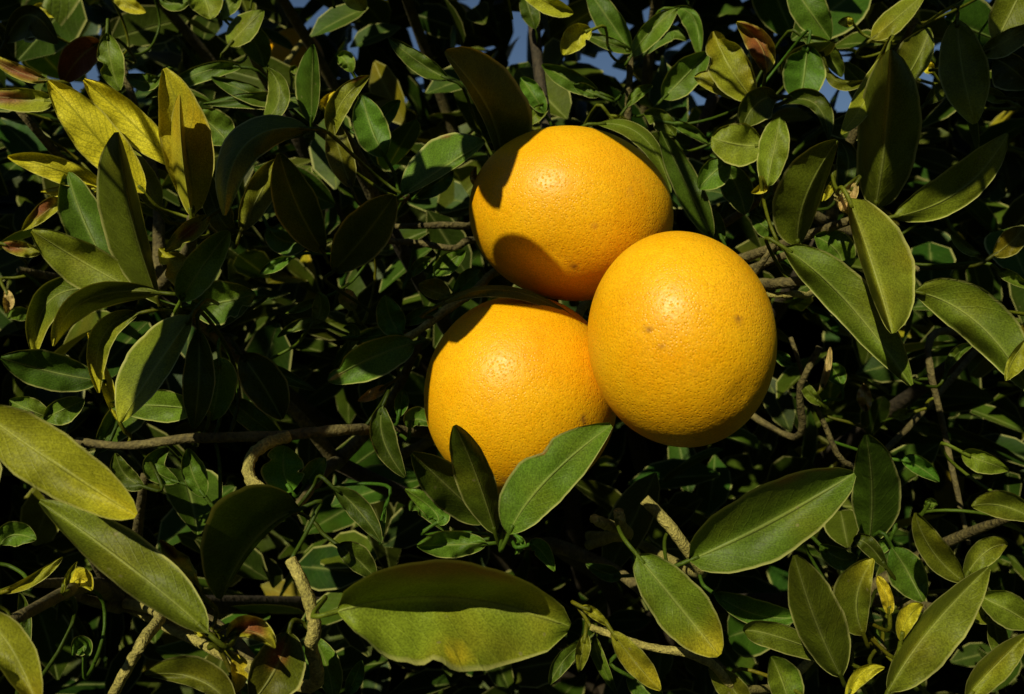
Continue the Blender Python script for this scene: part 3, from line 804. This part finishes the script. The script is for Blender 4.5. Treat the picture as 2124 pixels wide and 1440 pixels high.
# ------------------------------------------------------------------ oranges
def orange(px, py, d, rx, ry, tilt, stem_dir, label, scars=(), seed=0, group=None, res=(112, 72)):
    """rx, ry: half width and half height in photograph pixels at distance d; tilt: turn in the picture plane, degrees"""
    c = unproj(px, py, d)
    ax, az = rx / FPX * d, ry / FPX * d
    ay = (ax + az) / 2
    rs = np.random.default_rng(seed)
    nu, nv = res
    V, F = [], []
    k = rs.normal(size=(7, 3)) * 1.6
    ph = rs.uniform(0, 6.28, 7)
    rot = Matrix.Rotation(R(tilt), 3, 'Y')
    sd = np.array(stem_dir, float); sd /= np.linalg.norm(sd)
    dirs = []
    for j in range(nv + 1):
        th = math.pi * j / nv
        for i in range(nu):
            if j in (0, nv) and i > 0:
                continue
            p = 2 * math.pi * i / nu
            dirs.append((math.sin(th) * math.cos(p), math.sin(th) * math.sin(p), math.cos(th)))
    D = np.array(dirs)
    # poles along the stem axis, so that the mesh closes at stem and blossom ends
    q = Vector((0, 0, 1)).rotation_difference(Vector(sd)).to_matrix()
    D = D @ np.array(q).T
    lump = 1 + .007 * np.sin(D @ k.T + ph).sum(1) / 2
    cs = D @ sd
    lump -= .07 * np.exp(-((1 - cs) / .02)) + .015 * np.exp(-((1 + cs) / .01))
    ang = np.arctan2(D @ np.cross(sd, (.3, .5, .8)), D @ np.cross(sd, (.8, -.4, .2)))
    lump += .006 * np.cos(ang * 10) * np.exp(-((1 - cs) / .12)) * (1 - np.exp(-((1 - cs) / .02)))
    S = D * lump[:, None] * np.array((ax, ay, az))
    S = S @ np.array(rot).T
    sc = np.zeros(len(S))
    view = S / np.linalg.norm(S, axis=1)[:, None]
    for (sx, sy, sr) in scars:
        t = unproj(sx, sy, d) - c
        uu, vv = t[0], t[2]
        front = S[:, 1] < 0
        dd = np.hypot((S[:, 0] + c[0]) / (S[:, 1] + c[1]) * FPX + 1062 - sx, 720 - (S[:, 2]) / (S[:, 1] + c[1]) * FPX - (c[2] - CAM_Z) / (S[:, 1] + c[1]) * FPX - sy)
        sc = np.maximum(sc, front * np.exp(-(dd / sr) ** 2))
    def vid(j, i):
        if j == 0: return 0
        if j == nv: return 1 + (nv - 1) * nu
        return 1 + (j - 1) * nu + i % nu
    for j in range(nv):
        for i in range(nu):
            f = [vid(j, i), vid(j + 1, i), vid(j + 1, i + 1), vid(j, i + 1)]
            f = list(dict.fromkeys(f))
            F.append(tuple(f))
    o = link('orange', mesh_from('orange', S, F, M_PEEL, scar=sc))
    o.location = tuple(c)
    o['label'] = label
    o['category'] = 'orange'
    if group: o['group'] = group
    # calyx and stalk at the stem end
    sdw = np.array(rot) @ sd
    tip = np.array(rot) @ (sd * np.array((ax, ay, az)) * .94)
    e1 = np.cross(sdw, (.2, .9, .1)); e1 /= np.linalg.norm(e1); e2 = np.cross(sdw, e1)
    cv, cf = [tip + sdw * .0035], []
    for i in range(20):
        a = 2 * math.pi * i / 20
        r = .0075 if i % 4 < 2 else .0045
        cv.append(tip + (e1 * math.cos(a) + e2 * math.sin(a)) * r + sdw * (.001 + .0012 * (i % 4 < 2)))
        cf.append((0, 1 + i, 1 + (i + 1) % 20))
    link('calyx', mesh_from('calyx', cv, cf, M_TWIG), o)
    h = min(HUBP, key=lambda z: np.linalg.norm(z - (c + tip)))
    st = smooth_path([tip, tip + sdw * .012, (tip + sdw * .02 + (h - c)) / 2 + np.array((0, .01, .008)), h - c], 5)
    sv, sf = tube_mesh(st, list(np.linspace(.0022, .003, len(st))), 8, .2)
    link('stem', mesh_from('stem', sv, sf, M_TWIG), o)
    return o

orange(1183, 447, .378, 211, 177, 9, (.15, .75, .55), 'topmost orange of the cluster, with a rounded leaf shadow across its left side', ((1190, 552, 6),), 1)
orange(1410, 706, .325, 191, 224, -7, (-.35, .8, .5), 'frontmost orange of the cluster, fully sunlit with a small dark dimple', ((1532, 664, 7), (1345, 682, 6), (1374, 722, 5), (1440, 775, 4)), 2)
orange(1080, 822, .371, 201, 208, 0, (.45, .75, .5), 'lowest orange of the cluster, its lower edge hidden behind green leaves', ((1211, 870, 7), (1213, 880, 5)), 3)
orange(612, 122, 1.0, 60, 60, 0, (.2, .5, .8), 'small far orange peeking out from behind an upright dark leaf', (), 4, res=(32, 20))

# ------------------------------------------------------------------ leaves behind: single ones, then the uncountable rest
def template(nt, nus, fold, curl, k=.62):
    T = np.linspace(0, 1, nt)
    us = np.array(nus)
    prof = np.clip(np.sin(np.pi * T ** .95), 0, 1) ** k
    prof[0], prof[-1] = .06, .1
    t, u = np.meshgrid(T, us, indexing='ij')
    x = u * prof[:, None] * .24
    z = np.abs(u) * prof[:, None] * fold - curl * (t - .3) ** 2
    V = np.stack((x, t, z), -1).reshape(-1, 3)
    UV = np.stack((u * .5 + .5, t), -1).reshape(-1, 2)
    F = []
    n = len(us)
    for i in range(nt - 1):
        for j in range(n - 1):
            a = i * n + j
            F.append((a, a + 1, a + n + 1, a + n))
    return V, UV, np.array(F)

def rand_rot(spread):
    """leaf frame: +Y along the blade, +Z its face; face leans towards light and viewer, blade points anywhere"""
    z = np.array((0, -.35, .8)) + rng.normal(size=3) * spread
    z /= np.linalg.norm(z)
    y = rng.normal(size=3) + np.array((0, -.2, -.25)); y -= z * (y @ z); y /= np.linalg.norm(y)
    return np.stack((np.cross(y, z), y, z), 1)

ORANGES = [(unproj(1183, 447, .378), .052), (unproj(1410, 706, .325), .05), (unproj(1080, 822, .371), .05)]
def blocked(p, L_):
    for c, r in ORANGES:
        if np.linalg.norm(p - c) < r + L_ * .7:
            return True
    return False

VARS = []
for i in range(10):
    V, UV, F = template(9, (-1, -.8, -.4, 0, .4, .8, 1), rng.uniform(.02, .12), rng.uniform(-.1, .25))
    VARS.append((V, UV, F))
var_mesh = []
for i, (V, UV, F) in enumerate(VARS):
    for yy, vv in ((.06, .62), (.15, .55), (.3, .5)):  # tints lowered to deepen the shade behind the front leaves
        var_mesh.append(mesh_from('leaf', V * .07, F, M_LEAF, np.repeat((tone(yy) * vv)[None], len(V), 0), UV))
n_single = max(0, 296 - leaf_count)
done = 0
while done < n_single:
    px, py = rng.uniform(-20, 2144), rng.uniform(-20, 1460)
    d = rng.uniform(.43, .60)
    p = unproj(px, py, d)
    if blocked(p, .07) or (500 < px < 720 and 0 < py < 240):
        continue
    rot3 = rand_rot(.7)
    far = p + rot3[:, 1] * .06
    fx, fy = 1062 + far[0] / far[1] * FPX, 720 - (far[2] - CAM_Z) / far[1] * FPX
    if 500 < (fx + px) / 2 < 690 and -20 < (fy + py) / 2 < 230:
        continue
    dist, bo, bp = nearest_branch(p)
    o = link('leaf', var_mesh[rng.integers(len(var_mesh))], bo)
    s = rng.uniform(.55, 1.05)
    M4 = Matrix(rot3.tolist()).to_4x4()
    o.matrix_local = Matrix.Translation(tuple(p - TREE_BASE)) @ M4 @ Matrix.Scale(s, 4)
    done += 1

CC, CR = np.array((.1, 1.2, 1.25)), np.array((1.35, .92, 1.15))
def fill_leaves(count):
    tv, tuv, tf = template(5, (-1, 0, 1), .07, .12)
    nvt = len(tv)
    Vs, Ts, out = [], [], 0
    while out < count:
        q = rng.normal(size=3); q /= np.linalg.norm(q)
        p = CC + q * CR * rng.uniform(0, 1) ** (1 / 4.2)
        if p[2] < .25:
            continue
        d = p[1]
        L_ = rng.uniform(.045, .085) if d < .95 else rng.uniform(.09, .15)
        if d > .02:
            px, py = 1062 + p[0] / d * FPX, 720 - (p[2] - CAM_Z) / d * FPX
        else:
            continue
        margin = 1.25 * L_ / d * FPX
        inside = -margin < px < 2124 + margin and -margin < py < 1440 + margin
        if inside and d < .56 + L_ * .5:
            continue
        if d < .27:
            continue
        if inside and d < .62 and rng.uniform() > .55:
            continue
        if inside and py < 240 and rng.uniform() > (.60 if d < .95 else .15):
            continue
        if blocked(p, L_):
            continue
        # keep the sunlight's path to the front leaves free above the picture
        if not inside and py < 0 and p[2] < 1.72 + .78 * (.42 - d) + L_:
            continue
        if inside and 540 < px < 672 and 40 < py < 195 and d < 1.0:
            continue
        M = rand_rot(.75)
        Vs.append((tv * L_) @ M.T + p)
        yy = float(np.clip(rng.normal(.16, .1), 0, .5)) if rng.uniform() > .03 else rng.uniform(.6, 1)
        Ts.append(np.repeat((tone(yy) * rng.uniform(.22, .55))[None], nvt, 0))  # dark inner green, tinted darker still so the gaps look shaded
        out += 1
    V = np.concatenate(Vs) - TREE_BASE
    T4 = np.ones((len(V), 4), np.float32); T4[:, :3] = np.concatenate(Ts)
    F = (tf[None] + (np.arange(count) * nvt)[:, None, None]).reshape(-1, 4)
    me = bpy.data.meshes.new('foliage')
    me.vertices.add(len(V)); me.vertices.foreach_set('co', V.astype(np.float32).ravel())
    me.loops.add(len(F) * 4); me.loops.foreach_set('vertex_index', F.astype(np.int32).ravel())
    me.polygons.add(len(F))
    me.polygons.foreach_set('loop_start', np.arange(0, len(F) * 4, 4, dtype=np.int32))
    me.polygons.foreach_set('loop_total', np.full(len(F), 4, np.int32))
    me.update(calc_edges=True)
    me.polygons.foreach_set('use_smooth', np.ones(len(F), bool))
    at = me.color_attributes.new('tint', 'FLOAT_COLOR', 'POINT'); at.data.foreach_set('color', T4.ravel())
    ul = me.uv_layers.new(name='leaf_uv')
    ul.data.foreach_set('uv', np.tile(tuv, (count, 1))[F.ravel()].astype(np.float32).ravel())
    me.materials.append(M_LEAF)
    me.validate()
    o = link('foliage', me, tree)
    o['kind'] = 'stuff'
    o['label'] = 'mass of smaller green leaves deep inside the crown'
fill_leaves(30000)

# ------------------------------------------------------------------ unseen trees added behind and beside the camera to block the low sky
def sky_block_tree(x, y, top, label):
    t = bpy.data.objects.new('orange_tree', None); C.objects.link(t)
    t.location = (x, y, 0); t['label'] = label; t['category'] = 'tree'; t['group'] = 'unseen orange trees added to block low sky'
    tp = smooth_path([(0, 0, -.05), (.02, .01, .4), (-.01, 0, .9), (.02, 0, 1.4)])
    v_, f_ = tube_mesh(tp, list(np.linspace(.07, .03, len(tp))), 12, .08)
    link('trunk', mesh_from('trunk', v_, f_, M_DEEP), t)
    tv, tuv, tf = template(4, (-1, 0, 1), .07, .12)
    n_ = 5200
    q = rng.normal(size=(n_, 3)); q /= np.linalg.norm(q, axis=1)[:, None]
    c_ = q * np.array((1.15, .8, (top - .35) / 2)) * (rng.uniform(.55, 1, n_) ** .5)[:, None] + np.array((0, 0, (top + .35) / 2))
    Vs = [(tv * rng.uniform(.09, .14)) @ rand_rot(.9).T + c_[i] for i in range(n_)]
    Ts = [np.repeat((tone(float(rng.uniform(.05, .3))) * rng.uniform(.5, .8))[None], len(tv), 0) for i in range(n_)]
    F_ = (tf[None] + (np.arange(n_) * len(tv))[:, None, None]).reshape(-1, 4)
    me = mesh_from('crown', np.concatenate(Vs), F_, M_LEAF, np.concatenate(Ts), np.tile(tuv, (n_, 1)))
    o = link('crown', me, t); o['kind'] = 'stuff'
for x, y, top in ((-3.0, -2.1, 2.55), (-1.0, -2.0, 2.6), (1.0, -2.1, 2.9), (3.0, -2.0, 3.0), (-2.75, -.2, 2.7), (2.95, -.2, 2.9)):
    sky_block_tree(x, y, top, 'unseen round orange tree added to block low sky light')
print('traced', N_TRACED, 'leaves', leaf_count, 'single', n_single)
